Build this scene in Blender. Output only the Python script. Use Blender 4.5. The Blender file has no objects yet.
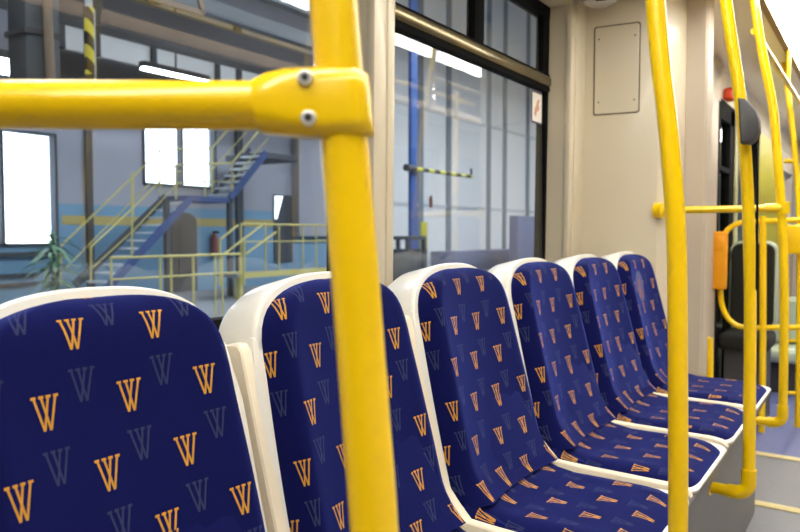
import bpy, bmesh, math, random
from mathutils import Vector, Matrix
random.seed(4)
S = bpy.context.scene
COL = S.collection
CAMP = Vector((0.0, 0.0, 1.2))
F = 700.0
VPX, VPY = 883.0, 234.0
pit = math.atan((266 - VPY) / F)
yaw = math.atan((VPX - 400) / F * math.cos(pit))
FWD = Vector((-math.sin(yaw) * math.cos(pit), math.cos(yaw) * math.cos(pit), -math.sin(pit)))
RGT = Vector((math.cos(yaw), math.sin(yaw), 0))
UPV = RGT.cross(FWD)

def ray(x, y):
    return FWD + RGT * ((x - 400) / F) + UPV * ((266 - y) / F)
def PX(x, y, X):
    r = ray(x, y); return CAMP + r * (X / r.x)
def PY(x, y, Y):
    r = ray(x, y); return CAMP + r * (Y / r.y)
def PZ(x, y, d):
    return CAMP + ray(x, y) * d

# ------------------------------------------------------------------ materials
def s2l(c):
    return tuple((v / 12.92 if v <= .04045 else ((v + .055) / 1.055) ** 2.4) for v in [k / 255 for k in c])

def mat(name, rgb, rough=.5, metal=0, noise=.06, nscale=8, bump=0, coat=0, spec=.5):
    m = bpy.data.materials.new(name); m.use_nodes = True
    nt = m.node_tree; b = nt.nodes['Principled BSDF']
    c = s2l(rgb)
    b.inputs['Roughness'].default_value = rough
    b.inputs['Metallic'].default_value = metal
    b.inputs['Coat Weight'].default_value = coat
    b.inputs['Specular IOR Level'].default_value = spec
    tc = nt.nodes.new('ShaderNodeTexCoord')
    n = nt.nodes.new('ShaderNodeTexNoise'); n.inputs['Scale'].default_value = nscale; n.inputs['Detail'].default_value = 4
    nt.links.new(tc.outputs['Object'], n.inputs['Vector'])
    r = nt.nodes.new('ShaderNodeMapRange')
    r.inputs['To Min'].default_value = 1 - noise; r.inputs['To Max'].default_value = 1 + noise
    nt.links.new(n.outputs['Fac'], r.inputs['Value'])
    mx = nt.nodes.new('ShaderNodeVectorMath'); mx.operation = 'SCALE'
    mx.inputs[0].default_value = c
    nt.links.new(r.outputs['Result'], mx.inputs['Scale'])
    nt.links.new(mx.outputs['Vector'], b.inputs['Base Color'])
    if bump:
        bp = nt.nodes.new('ShaderNodeBump'); bp.inputs['Strength'].default_value = bump; bp.inputs['Distance'].default_value = .002
        n2 = nt.nodes.new('ShaderNodeTexNoise'); n2.inputs['Scale'].default_value = nscale * 20
        nt.links.new(tc.outputs['Object'], n2.inputs['Vector'])
        nt.links.new(n2.outputs['Fac'], bp.inputs['Height']); nt.links.new(bp.outputs['Normal'], b.inputs['Normal'])
    return m

def emit(name, rgb, st):
    m = bpy.data.materials.new(name); m.use_nodes = True
    b = m.node_tree.nodes['Principled BSDF']
    b.inputs['Base Color'].default_value = (.8, .8, .8, 1)
    b.inputs['Emission Color'].default_value = (*s2l(rgb), 1); b.inputs['Emission Strength'].default_value = st
    return m

def glass(name, tint, r0=.05):
    m = bpy.data.materials.new(name); m.use_nodes = True
    nt = m.node_tree; nt.nodes.clear()
    o = nt.nodes.new('ShaderNodeOutputMaterial'); mix = nt.nodes.new('ShaderNodeMixShader')
    t = nt.nodes.new('ShaderNodeBsdfTransparent'); t.inputs['Color'].default_value = (*tint, 1)
    g = nt.nodes.new('ShaderNodeBsdfGlossy'); g.inputs['Roughness'].default_value = .004
    geo = nt.nodes.new('ShaderNodeNewGeometry')
    d = nt.nodes.new('ShaderNodeVectorMath'); d.operation = 'DOT_PRODUCT'
    nt.links.new(geo.outputs['Incoming'], d.inputs[0]); nt.links.new(geo.outputs['Normal'], d.inputs[1])
    def M(op, a, b=None):
        n = nt.nodes.new('ShaderNodeMath'); n.operation = op
        for i, v in enumerate((a, b)):
            if v is None: continue
            if isinstance(v, (int, float)): n.inputs[i].default_value = v
            else: nt.links.new(v, n.inputs[i])
        return n.outputs[0]
    c = M('ABSOLUTE', d.outputs['Value']); q = M('POWER', M('SUBTRACT', 1.0, c), 5.0)
    f = M('ADD', M('MULTIPLY', q, 1 - r0), r0)
    nt.links.new(f, mix.inputs[0]); nt.links.new(t.outputs[0], mix.inputs[1]); nt.links.new(g.outputs[0], mix.inputs[2])
    nt.links.new(mix.outputs[0], o.inputs[0])
    return m

A_, R_, WW, WH = .112, .087, .028, .040    # emblem pitch across, pitch up, width, height
def fabric(name, base, orange, grey):
    m = bpy.data.materials.new(name); m.use_nodes = True
    nt = m.node_tree; b = nt.nodes['Principled BSDF']; L = nt.links
    def M(op, a, b=None, c=None):
        n = nt.nodes.new('ShaderNodeMath'); n.operation = op
        for i, v in enumerate((a, b, c)):
            if v is None: continue
            if isinstance(v, (int, float)): n.inputs[i].default_value = v
            else: L.new(v, n.inputs[i])
        return n.outputs[0]
    uv = nt.nodes.new('ShaderNodeUVMap'); sp = nt.nodes.new('ShaderNodeSeparateXYZ'); L.new(uv.outputs[0], sp.inputs[0])
    U, V = sp.outputs[0], sp.outputs[1]
    def pat(du, dv):
        v = M('DIVIDE', M('ADD', V, dv), R_); row = M('FLOOR', v)
        y = M('DIVIDE', M('MULTIPLY', M('SUBTRACT', M('FRACT', v), .5), R_), WH)   # -.5 .. .5 inside the letter
        y = M('ADD', y, .5)
        u = M('SUBTRACT', M('DIVIDE', M('ADD', U, du), A_), M('MULTIPLY', row, -.61))
        x = M('ABSOLUTE', M('DIVIDE', M('MULTIPLY', M('SUBTRACT', M('FRACT', u), .5), A_), WW))
        outer = M('ABSOLUTE', M('SUBTRACT', x, M('ADD', M('MULTIPLY', y, .36), .14)))
        inner = M('ABSOLUTE', M('SUBTRACT', x, M('ABSOLUTE', M('SUBTRACT', .14, M('MULTIPLY', y, .31)))))
        st = M('LESS_THAN', M('MINIMUM', outer, inner), .052)
        serif = M('MULTIPLY', M('GREATER_THAN', y, .92), M('LESS_THAN', M('ABSOLUTE', M('SUBTRACT', M('ABSOLUTE', M('SUBTRACT', x, .33)), .17)), .11))
        st = M('MAXIMUM', st, serif)
        ins = M('MULTIPLY', M('GREATER_THAN', y, 0.0), M('LESS_THAN', y, 1.0))
        return M('MULTIPLY', st, ins)
    o = pat(.0, .0); g = pat(-.006, .72 * R_)
    nz = nt.nodes.new('ShaderNodeTexNoise'); nz.inputs['Scale'].default_value = 900; L.new(uv.outputs[0], nz.inputs['Vector'])
    k = nt.nodes.new('ShaderNodeMapRange'); k.inputs['To Min'].default_value = .7; k.inputs['To Max'].default_value = 1.3
    L.new(nz.outputs['Fac'], k.inputs['Value'])
    def mix(f, a, bcol):
        n = nt.nodes.new('ShaderNodeMix'); n.data_type = 'RGBA'; L.new(f, n.inputs[0])
        if isinstance(a, tuple): n.inputs[6].default_value = (*a, 1)
        else: L.new(a, n.inputs[6])
        n.inputs[7].default_value = (*bcol, 1); return n.outputs[2]
    c1 = mix(g, s2l(base), s2l(grey)); c2 = mix(o, c1, s2l(orange))
    sc = nt.nodes.new('ShaderNodeVectorMath'); sc.operation = 'SCALE'; L.new(c2, sc.inputs[0]); L.new(k.outputs[0], sc.inputs['Scale'])
    L.new(sc.outputs[0], b.inputs['Base Color'])
    b.inputs['Roughness'].default_value = .85
    b.inputs['Specular IOR Level'].default_value = .08
    b.inputs['Sheen Weight'].default_value = .42
    b.inputs['Sheen Roughness'].default_value = .4
    b.inputs['Sheen Tint'].default_value = (.12, .2, 1, 1)
    bp = nt.nodes.new('ShaderNodeBump'); bp.inputs['Strength'].default_value = .25; bp.inputs['Distance'].default_value = .0006
    L.new(nz.outputs['Fac'], bp.inputs['Height']); L.new(bp.outputs[0], b.inputs['Normal'])
    return m

def stripes(name, c1, c2, axis, width, slope=(0, 0, 0)):
    """two-colour hazard bands running across an axis"""
    m = bpy.data.materials.new(name); m.use_nodes = True
    nt = m.node_tree; b = nt.nodes['Principled BSDF']
    tc = nt.nodes.new('ShaderNodeTexCoord'); d = nt.nodes.new('ShaderNodeVectorMath'); d.operation = 'DOT_PRODUCT'
    v = Vector(axis) + Vector(slope); d.inputs[1].default_value = v
    nt.links.new(tc.outputs['Object'], d.inputs[0])
    a = nt.nodes.new('ShaderNodeMath'); a.operation = 'DIVIDE'; a.inputs[1].default_value = width; nt.links.new(d.outputs['Value'], a.inputs[0])
    f = nt.nodes.new('ShaderNodeMath'); f.operation = 'FRACT'; nt.links.new(a.outputs[0], f.inputs[0])
    g = nt.nodes.new('ShaderNodeMath'); g.operation = 'GREATER_THAN'; g.inputs[1].default_value = .5; nt.links.new(f.outputs[0], g.inputs[0])
    mx = nt.nodes.new('ShaderNodeMix'); mx.data_type = 'RGBA'; nt.links.new(g.outputs[0], mx.inputs[0])
    mx.inputs[6].default_value = (*s2l(c1), 1); mx.inputs[7].default_value = (*s2l(c2), 1)
    nt.links.new(mx.outputs[2], b.inputs['Base Color']); b.inputs['Roughness'].default_value = .6
    return m

M_ = dict(
    yellow=mat('yellow_paint', (246, 203, 0), .28, 0, .02, 5, coat=.3),
    beige=mat('beige_panel', (212, 201, 180), .38, 0, .02, 3, coat=.15),
    beige2=mat('beige_portal', (186, 174, 160), .5, 0, .02, 3),
    groove=mat('dark_groove', (110, 98, 78), .7),
    screw=mat('zinc_screw', (222, 222, 224), .35, .3),
    white=mat('cream_plastic', (224, 221, 215), .3, 0, .015, 4, coat=.2),
    cream=mat('cream_filler', (226, 214, 194), .4, 0, .02, 4),
    black=mat('black_rubber', (12, 12, 13), .9, spec=.15),
    bronze=mat('bronze_rail', (122, 112, 88), .24, .9, .08, 6),
    grey=mat('grey_metal', (120, 120, 120), .45, .3, .05, 5),
    dgrey=mat('dark_grey_plastic', (62, 62, 66), .55),
    steel=mat('steel', (190, 190, 192), .3, .9),
    ceil=mat('ceiling_panel', (234, 224, 204), .22, 0, .04, 2, coat=.3),
    floor=mat('grey_floor', (118, 118, 126), .55, 0, .1, 30),
    bfloor=mat('blue_floor', (92, 100, 150), .5, 0, .1, 30),
    edge=mat('floor_edge', (205, 190, 140), .4),
    housing=mat('lamp_housing', (96, 74, 40), .5),
    orange=mat('orange_plastic', (238, 160, 10), .4),
    dred=mat('dull_red', (128, 66, 58), .6),
    red=mat('red_plastic', (215, 70, 30), .4),
    dark=mat('dark_fabric', (24, 23, 20), .8),
    blk_gl=mat('black_gloss', (26, 26, 28), .15, coat=.5),
    palegreen=mat('pale_green', (178, 190, 170), .5),
    olive=mat('olive_yellow', (178, 168, 40), .5, 0, .1, 4),
    palepost=mat('pale_post', (205, 205, 165), .5),
    d_grey=mat('depot_grey', (154, 157, 166), .9, 0, .08, 1.5),
    d_pale=mat('depot_pale', (226, 228, 226), .8, 0, .05, .6),
    d_seam=mat('depot_seam', (120, 132, 142), .8),
    d_blue=mat('depot_blue', (110, 150, 178), .8, 0, .08, 1.5),
    d_stripe=mat('depot_stripe', (176, 162, 100), .8),
    d_dark=mat('depot_dark', (66, 70, 76), .8, 0, .15, 1),
    d_roof=mat('depot_roof', (78, 76, 76), .9, 0, .2, .5),
    d_beam=mat('depot_beam', (86, 92, 96), .7, 0, .1, 1),
    d_beamd=mat('depot_beam_dark', (64, 64, 66), .8, 0, .1, 1),
    d_floor=mat('depot_floor', (128, 134, 140), .7, 0, .1, .6),
    s_blue=mat('stair_blue', (40, 84, 150), .6),
    st_blue=mat('dull_stair_blue', (50, 74, 124), .7),
    s_tread=mat('stair_tread', (196, 204, 210), .6),
    r_yel=mat('rail_yellow', (188, 180, 108), .6),
    leaf=mat('leaf', (100, 138, 108), .6, 0, .3, 6),
    pot=mat('pot', (120, 90, 70), .8),
    cab=mat('cabinet_blue', (106, 114, 146), .6),
    ltgrey=mat('light_grey', (190, 195, 198), .7),
    brown=mat('brown_pipe', (130, 112, 92), .7),
    fab=fabric('seat_fabric', (11, 15, 70), (192, 138, 48), (46, 52, 86)),
    wglass=glass('window_glass', (.92, .945, .965), .06),
    dglass=glass('door_glass', (.45, .52, .45), .06),
    lamp=emit('lamp_diffuser', (255, 252, 240), 22.0), lampa=emit('added_trough_diffuser', (255, 252, 240), 27.0),  # lampa: glow of the added aisle troughs
    hallb=emit('added_hall_tube', (246, 249, 255), 29.0),  # glow of added unseen lamps along the far pale wall
    hall=emit('hall_tube', (244, 248, 255), 36.0),
    skyw=glass('depot_window_glass', (.97, .98, 1.0), .03),
    haz=stripes('hazard', (28, 28, 28), (220, 205, 70), (0, 0, 1), .27, (.0, 1.0, 0)),
    hazh=stripes('hazard_h', (40, 42, 40), (215, 210, 90), (0, 1, 0), .62),
    emb_p=mat('emblem_pink', (128, 82, 98), .85), emb_l=mat("emblem_blue", (72, 78, 132), .85),
    paper=mat('sticker_white', (238, 232, 228), .5), stred=mat('sticker_brown', (200, 152, 130), .6), stdark=mat('sticker_dark', (70, 66, 80), .6),
)

# ------------------------------------------------------------------ builders
class MB:
    def __init__(s): s.bm = bmesh.new()
    def box(s, lo, hi, bevel=0, seg=2):
        lo, hi = Vector(lo), Vector(hi)
        a = Vector([min(p, q) for p, q in zip(lo, hi)]); b = Vector([max(p, q) for p, q in zip(lo, hi)])
        r = bmesh.ops.create_cube(s.bm, size=1)
        for v in r['verts']:
            v.co = Vector([(a[i] + b[i]) / 2 + v.co[i] * (b[i] - a[i]) for i in range(3)])
        if bevel:
            es = list({e for v in r['verts'] for e in v.link_edges})
            bmesh.ops.bevel(s.bm, geom=es, offset=bevel, segments=seg, affect='EDGES', profile=.5)
        return s
    def beam(s, a, b, w, h, up=(0, 0, 1)):
        a, b = Vector(a), Vector(b); d = (b - a).normalized(); up = Vector(up)
        x = d.cross(up)
        if x.length < 1e-4: x = d.cross(Vector((1, 0, 0)))
        x.normalize(); y = x.cross(d)
        vs = []
        for p in (a, b):
            for i, j in ((-1, -1), (1, -1), (1, 1), (-1, 1)):
                vs.append(s.bm.verts.new(p + x * (i * w / 2) + y * (j * h / 2)))
        for q in ((0, 1, 2, 3), (7, 6, 5, 4), (0, 4, 5, 1), (1, 5, 6, 2), (2, 6, 7, 3), (3, 7, 4, 0)):
            s.bm.faces.new([vs[k] for k in q])
        return s
    def tube(s, pts, r, n=16, smooth=0):
        pts = [Vector(p) for p in pts]
        if smooth:
            out = []
            for i in range(len(pts) - 1):
                p0 = pts[max(i - 1, 0)]; p1 = pts[i]; p2 = pts[i + 1]; p3 = pts[min(i + 2, len(pts) - 1)]
                for k in range(smooth):
                    t = k / smooth
                    out.append(.5 * ((2 * p1) + (p2 - p0) * t + (2 * p0 - 5 * p1 + 4 * p2 - p3) * t * t + (3 * p1 - p0 - 3 * p2 + p3) * t ** 3))
            out.append(pts[-1]); pts = out
        rr = r if isinstance(r, (list, tuple)) else [r] * len(pts)
        tang = []
        for i in range(len(pts)):
            a = pts[max(i - 1, 0)]; b = pts[min(i + 1, len(pts) - 1)]
            tang.append((b - a).normalized())
        nrm = tang[0].orthogonal().normalized(); rings = []
        for i, p in enumerate(pts):
            t = tang[i]; nrm = (nrm - t * nrm.dot(t)).normalized(); bn = t.cross(nrm)
            rings.append([s.bm.verts.new(p + (nrm * math.cos(2 * math.pi * k / n) + bn * math.sin(2 * math.pi * k / n)) * rr[i]) for k in range(n)])
        for i in range(len(rings) - 1):
            for k in range(n):
                s.bm.faces.new((rings[i][k], rings[i][(k + 1) % n], rings[i + 1][(k + 1) % n], rings[i + 1][k]))
        s.bm.faces.new(rings[0][::-1]); s.bm.faces.new(rings[-1])
        return s
    def rings(s, rs):
        """closed loops of points lofted together and capped"""
        R = [[s.bm.verts.new(p) for p in r] for r in rs]; n = len(R[0])
        for i in range(len(R) - 1):
            for k in range(n):
                s.bm.faces.new((R[i][k], R[i][(k + 1) % n], R[i + 1][(k + 1) % n], R[i + 1][k]))
        s.bm.faces.new(R[0][::-1]); s.bm.faces.new(R[-1])
        return s
    def prism(s, poly, z0, z1):
        return s.rings([[Vector((x, y, z0)) for x, y in poly], [Vector((x, y, z1)) for x, y in poly]])
    def lean(s):
        for v in s.bm.verts: v.co.x += .010 * (v.co.z - 1.2)
        return s
    def build(s, name, m, parent=None, smooth=True, off=None, angle=35):
        bmesh.ops.recalc_face_normals(s.bm, faces=s.bm.faces)
        if off is not None: bmesh.ops.translate(s.bm, verts=s.bm.verts, vec=-Vector(off))
        me = bpy.data.meshes.new(name); s.bm.to_mesh(me); s.bm.free()
        o = bpy.data.objects.new(name, me); COL.objects.link(o)
        for mm in (m if isinstance(m, list) else [m]): me.materials.append(M_[mm] if isinstance(mm, str) else mm)
        if smooth:
            for p in me.polygons: p.use_smooth = True
            me.set_sharp_from_angle(angle=math.radians(angle))
        if parent is not None:
            o.parent = parent
        return o

def tag(o, label, cat, group=None, kind=None):
    o['label'] = label; o['category'] = cat
    if group: o['group'] = group
    if kind: o['kind'] = kind
    return o
def thing(name, label, cat, loc=(0, 0, 0), group=None):
    o = bpy.data.objects.new(name, None); COL.objects.link(o); o.location = loc; o.empty_display_size = .1
    return tag(o, label, cat, group)
def struct(o, label=None, cat=None):
    o['kind'] = 'structure'
    if label: o['label'] = label; o['category'] = cat
    return o

def rrect(cx, cy, w, h, r, n=5):
    pts = []
    for (sx, sy, a0) in ((1, 1, 0), (-1, 1, 90), (-1, -1, 180), (1, -1, 270)):
        for k in range(n + 1):
            a = math.radians(a0 + 90 * k / n)
            pts.append((cx + sx * (w / 2 - r) + r * math.cos(a), cy + sy * (h / 2 - r) + r * math.sin(a)))
    return pts
def inset(poly, d):
    n = len(poly); out = []
    for i in range(n):
        a, b, c = Vector(poly[i - 1]), Vector(poly[i]), Vector(poly[(i + 1) % n])
        e1 = (b - a).normalized() if (b - a).length > 1e-9 else Vector((1, 0)); e2 = (c - b).normalized() if (c - b).length > 1e-9 else e1
        nn = Vector((-(e1.y + e2.y), e1.x + e2.x))
        if nn.length < 1e-6: nn = Vector((-e1.y, e1.x))
        nn.normalize(); out.append(tuple(b + nn * d))
    return out

# ------------------------------------------------------------------ tram shell
WX = -1.11                      # inner face of the window wall
CEIL = 2.262
SILL, HEAD = .98, 2.165
GP = WX - .10                   # plane of the window glass
W1 = (.25, 1.483); W2 = (1.568, 2.865)
def wbox(mb, y0, y1, z0, z1, x0=-.15, x1=0.0, bevel=0): return mb.box((WX + x0, y0, z0), (WX + x1, y1, z1), bevel)

m = MB()
wbox(m, -2.6, 3.05, 0, SILL); wbox(m, -2.6, 3.05, HEAD, CEIL + .05)
wbox(m, -2.6, W1[0], SILL, HEAD); wbox(m, W1[1], W2[0], SILL, HEAD); wbox(m, W2[1], 3.05, SILL, HEAD)
struct(m.lean().build('wall_left', 'beige', smooth=False))
# rounded mouldings round the window reveals
m = MB(); wbox(m, 1.478, 1.53, SILL - .1, CEIL, -.02, .006, .005); wbox(m, 1.54, 1.573, SILL - .1, CEIL, -.02, .006, .005)
struct(m.lean().build('trim_1', 'beige'))
m = MB(); wbox(m, 2.857, 2.905, SILL - .1, CEIL, -.02, .008, .007); wbox(m, 2.915, 3.0, SILL - .1, CEIL, -.02, .006, .005)
struct(m.lean().build('trim_2', 'beige'))
m = MB(); wbox(m, .12, .258, SILL - .1, CEIL, -.02, .006, .005)
struct(m.lean().build('trim_3', 'beige'))

def window(n, y0, y1, mull, label):
    w = bpy.data.objects.new('window_%d' % n, None); COL.objects.link(w); struct(w, label, 'window')
    m = MB(); g = .022; o = -.10
    wbox(m, y0, y0 + .016, SILL, HEAD, o - .04, o + .012); wbox(m, y1 - g, y1, SILL, HEAD, o - .04, o + .004)
    wbox(m, y0, y1, HEAD - .045, HEAD, o - .04, o + .006); wbox(m, y0, y1, SILL, SILL + .03, o - .04, o + .006)
    m.lean().build('gasket', 'black', w, False)
    zr = 1.848
    m = MB(); wbox(m, y0 + .003, y1 - .003, zr - .024, zr + .022, o - .03, o + .022, .011)
    m.lean().build('transom_rail', 'bronze', w)
    m = MB(); wbox(m, y0 + .003, y1 - .003, zr - .040, zr - .024, o - .025, o + .012); wbox(m, y0 + .003, y1 - .003, zr + .022, zr + .032, o - .025, o + .01)
    m.lean().build('rail_seal', 'black', w, False)
    m = MB(); wbox(m, mull - .035, mull + .035, zr + .02, HEAD - .03, o - .03, o + .006, .003)
    if n == 2: wbox(m, y1 - .06, y1 - .02, zr + .02, HEAD - .03, o - .03, o + .004)
    m.lean().build('mullion', 'black', w)
    m = MB(); wbox(m, y0 + .004, y1 - .004, SILL + .01, zr, o - .006, o)
    m.build('pane', 'wglass', w, False)
    m = MB(); wbox(m, y0 + .004, y1 - .004, zr, HEAD - .01, o - .006, o)
    m.build('vent_pane', 'wglass', w, False)
    return w
window(1, W1[0], W1[1], .82, 'wide tram window behind the first two seats')
window(2, W2[0], W2[1], 2.235, 'tram window behind the third and fourth seats')

# no-smoking style sticker on the second window
t = thing('window_sticker', 'small white warning sticker on the far edge of the second tram window', 'sticker', (GP + .001, 2.765, 1.73))
def stk(name, y0, y1, z0, z1, d, m_, poly=None):
    mb = MB()
    if poly: mb.rings([[Vector((GP + .001 + d, y, z)) for y, z in poly], [Vector((GP + .001 + d + .0006, y, z)) for y, z in poly]])
    else: mb.box((GP + .001 + d, y0, z0), (GP + .001 + d + .0006, y1, z1))
    return mb.build(name, m_, t, False, off=t.location)
sy0, sy1 = 2.718, 2.812
stk('border', sy0 - .007, sy1 + .003, 1.662, 1.80, 0, 'stdark')
stk('sheet', sy0, sy1, 1.67, 1.788, .0008, 'paper')
ring = [(2.545 + .024 * math.cos(a), 1.64 + .024 * math.sin(a)) for a in [2 * math.pi * k / 24 for k in range(24)]]
stk('pictogram', 0, 0, 0, 0, .0016, 'stred', [(y_ + .027, z_) for y_, z_ in ((2.708, 1.70), (2.725, 1.69), (2.735, 1.71), (2.76, 1.725), (2.75, 1.745), (2.765, 1.765), (2.74, 1.76), (2.728, 1.735), (2.715, 1.725))])

# slanted end panel and portal
poly = [(WX - .09, 3.035), (WX, 3.035), (-.815, 3.078), (-.797, 3.085), (-.787, 3.1), (-.738, 3.315), (-.661, 3.32), (-.651, 3.33), (-.651, 3.42), (WX - .09, 3.42)]
struct(MB().prism(poly, 0, CEIL + .03).build('wall_portal', 'beige', angle=25))
m = MB(); m.prism([(-.7365, 3.312), (-.661, 3.316), (-.650, 3.327), (-.6495, 3.425), (-.7365, 3.425)], 0, CEIL + .02)
struct(m.build('trim_portal', 'beige2'))
# access hatch on the slanted panel
pa, pb = Vector((WX, 3.035, 0)), Vector((-.815, 3.078, 0)); pd = (pb - pa).normalized(); pn = Vector((pd.y, -pd.x, 0))
def onpanel(x, y):
    r = ray(x, y); tt = (pa - CAMP).dot(pn) / r.dot(pn); p = CAMP + r * tt
    return (p - pa).dot(pd), p.z
u0, zt = onpanel(595, 28); u1, _ = onpanel(640, 25); _, zb = onpanel(596, 115)
hl = pa + pd * u0; hl.z = zb
t = thing('access_hatch', 'flush rectangular service hatch on the beige end panel', 'hatch', hl)
def slabp(poly, d0, d1, bev=.002):
    mb = MB(); f = lambda p, d: Vector((0, 0, 0)) + pd * p[0] + Vector((0, 0, p[1])) + pn * d
    mb.rings([[f(p, d0) for p in poly], [f(p, d1 - bev) for p in poly], [f(p, d1) for p in inset(poly, bev)]]); return mb
W_, H_ = u1 - u0, zt - zb
slabp(rrect(W_ / 2, H_ / 2, W_ + .008, H_ + .008, .012), -.002, .0015, .0005).build('seam', 'groove', t)
slabp(rrect(W_ / 2, H_ / 2, W_ - .004, H_ - .004, .010), .0, .004).build('door', 'beige', t)
for sx in (.1, .9):
    for sz in (.14, .86):
        c = pd * (W_ * sx) + Vector((0, 0, H_ * sz))
        MB().tube([c + pn * .003, c + pn * .0055], .004, 10).build('screw', 'groove', t)

# camera dome under the ceiling in the corner
c = Vector((-.98, 2.86, CEIL - .012))
t = thing('ceiling_dome', 'round grey dome fixture in the ceiling corner above the hatch', 'dome', c)
prof = [(.088, .012), (.088, -.05), (.084, -.075), (.07, -.098), (.04, -.116), (.01, -.12)]
MB().rings([[Vector((r * math.cos(2 * math.pi * k / 28), r * math.sin(2 * math.pi * k / 28), z)) for k in range(28)] for r, z in prof]).build('dome_shell', 'steel', t)
MB().box((.0, -.082, -.112), (.045, -.03, -.07), .006).build('lens', 'black', t)

# floor, podium, ceiling, far walls
struct(MB().box((-1.2, -2.6, -.06), (1.2, 3.43, 0)).build('floor', 'floor', smooth=False))
struct(MB().box((-1.2, 3.43, -.06), (1.2, 4.22, -.001)).build('floor_gangway', 'floor', smooth=False))
struct(MB().box((-1.2, 4.22, -.06), (1.2, 9.2, -.001)).build('floor_front', 'bfloor', smooth=False))
struct(MB().box((-.62, 3.40, 0), (.9, 3.46, .006), .003).build('trim_4', 'edge'))
struct(MB().box((-.9, 4.19, 0), (.9, 4.25, .006), .003).build('trim_5', 'edge'))
m = MB(); pp_ = [(-1.11, 0), (-.425, 0), (-.425, .36), (-.405, .45), (-.37, .53), (-.343, .590), (-.345, .5965), (-1.11, .5965)]
m.rings([[Vector((x, y, z)) for x, z in pp_] for y in (-.2, 3.06)])
pp2 = [(-1.11, 0), (-.425, 0), (-.425, .36), (-.425, .40), (-1.11, .40)]
m.rings([[Vector((x, y, z)) for x, z in pp2] for y in (3.0, 3.23)][:0] or [[Vector((x, y, z)) for x, z in pp2] for y in (3.059, 3.31)])
struct(m.build('podium', 'grey'), 'grey metal podium under the row of tram seats', 'podium')
m = MB(); m.box((-1.2, -2.6, CEIL), (1.2, 3.43, CEIL + .06)); m.box((-1.2, 3.43, CEIL - .005), (1.2, 9.2, CEIL + .06))
struct(m.build('ceiling', 'ceil', smooth=False))
m = MB(); m.box((1.11, -2.6, 0), (1.2, 9.2, .98)); m.box((1.11, -2.6, 2.0), (1.2, 9.2, CEIL))
for y in (-2.6, -1.3, .0, 1.3, 2.7, 4.3, 5.8, 7.2, 8.9): m.box((1.11, y, .98), (1.2, y + .22, 2.0))
struct(m.build('wall_right', 'beige', smooth=False))
struct(MB().box((-1.2, -2.66, -.05), (1.2, -2.6, CEIL + .05)).build('wall_back', 'grey', smooth=False))
m = MB(); m.box((-1.2, 9.2, 0), (1.2, 9.26, 1.0)); m.box((-1.2, 9.2, 1.9), (1.2, 9.26, CEIL)); m.box((-1.2, 9.2, 1.0), (-1.0, 9.26, 1.9)); m.box((1.0, 9.2, 1.0), (1.2, 9.26, 1.9))
struct(m.build('wall_front', 'beige2', smooth=False))
# beyond the portal: narrower wall with a dark glazed door
XF = -.85
struct(MB().box((XF - .06, 3.42, 0), (XF, 4.74, CEIL)).build('wall_gangway', 'beige2', smooth=False))
yA = lambda x: PX(x, 200, XF).y
d = bpy.data.objects.new('door_1', None); COL.objects.link(d); struct(d, 'dark framed glazed door beyond the portal', 'door')
y0, y1, y2, y3, y4, y5 = 4.74, yA(717), yA(728.5), yA(733), yA(754.5), yA(758)
m = MB(); zt = 2.02
for a, b in ((y0, y1), (y2, y3), (y4, y5)): m.box((XF - .05, a, 0), (XF + .004, b, zt), .004)
m.box((XF - .05, y0, zt - .10), (XF + .004, y5, zt + .02)); m.box((XF - .045, y0, 1.60), (XF + .002, y2, 1.63)); m.box((XF - .045, y0, .86), (XF + .002, y5, .92))
m.build('frame', 'black', d)
MB().box((XF - .03, y1, .9), (XF - .024, y2, zt - .05)).build('pane', 'dglass', d, False)
MB().box((XF - .03, y3, .9), (XF - .024, y4, zt - .05)).build('pane', 'dglass', d, False)
MB().box((XF - .04, y0, 0), (XF - .01, y5, .88)).build('kick_panel', 'blk_gl', d, False)
struct(MB().box((XF - .06, y0 - .0, zt + .02), (XF - .002, 9.2, CEIL)).build('wall_header', 'ceil', smooth=False))
y6 = yA(779)
struct(MB().box((XF - .06, y5, .0), (XF, y6, zt + .02)).build('wall_panel', 'olive', smooth=False))
m = MB(); m.box((XF - .06, y6, .0), (XF, 9.2, .95)); m.box((XF - .06, y6, 1.85), (XF, 9.2, zt + .02)); m.box((XF - .06, 8.9, .95), (XF, 9.2, 1.85))
struct(m.build('wall_far_left', 'beige2', smooth=False))
t = tag(MB().tube([PY(736.5, 88, 5.25), PY(736, 150, 5.25), PY(735, 212, 5.25), PY(735, 330, 5.25), Vector((PY(735, 330, 5.25).x, 5.25, 0))], .015, 12, 4).build('door_post', 'palepost'), 'pale slanting post beside the dark glazed door', 'post')
t = tag(MB().box((-.03, -.05, -.05), (.03, .06, .03), .02, 3).build('warning_lamp', 'red'), 'red lamp unit above the dark glazed door', 'lamp')
t.location = (XF + .03, 4.86, 2.09)

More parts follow.
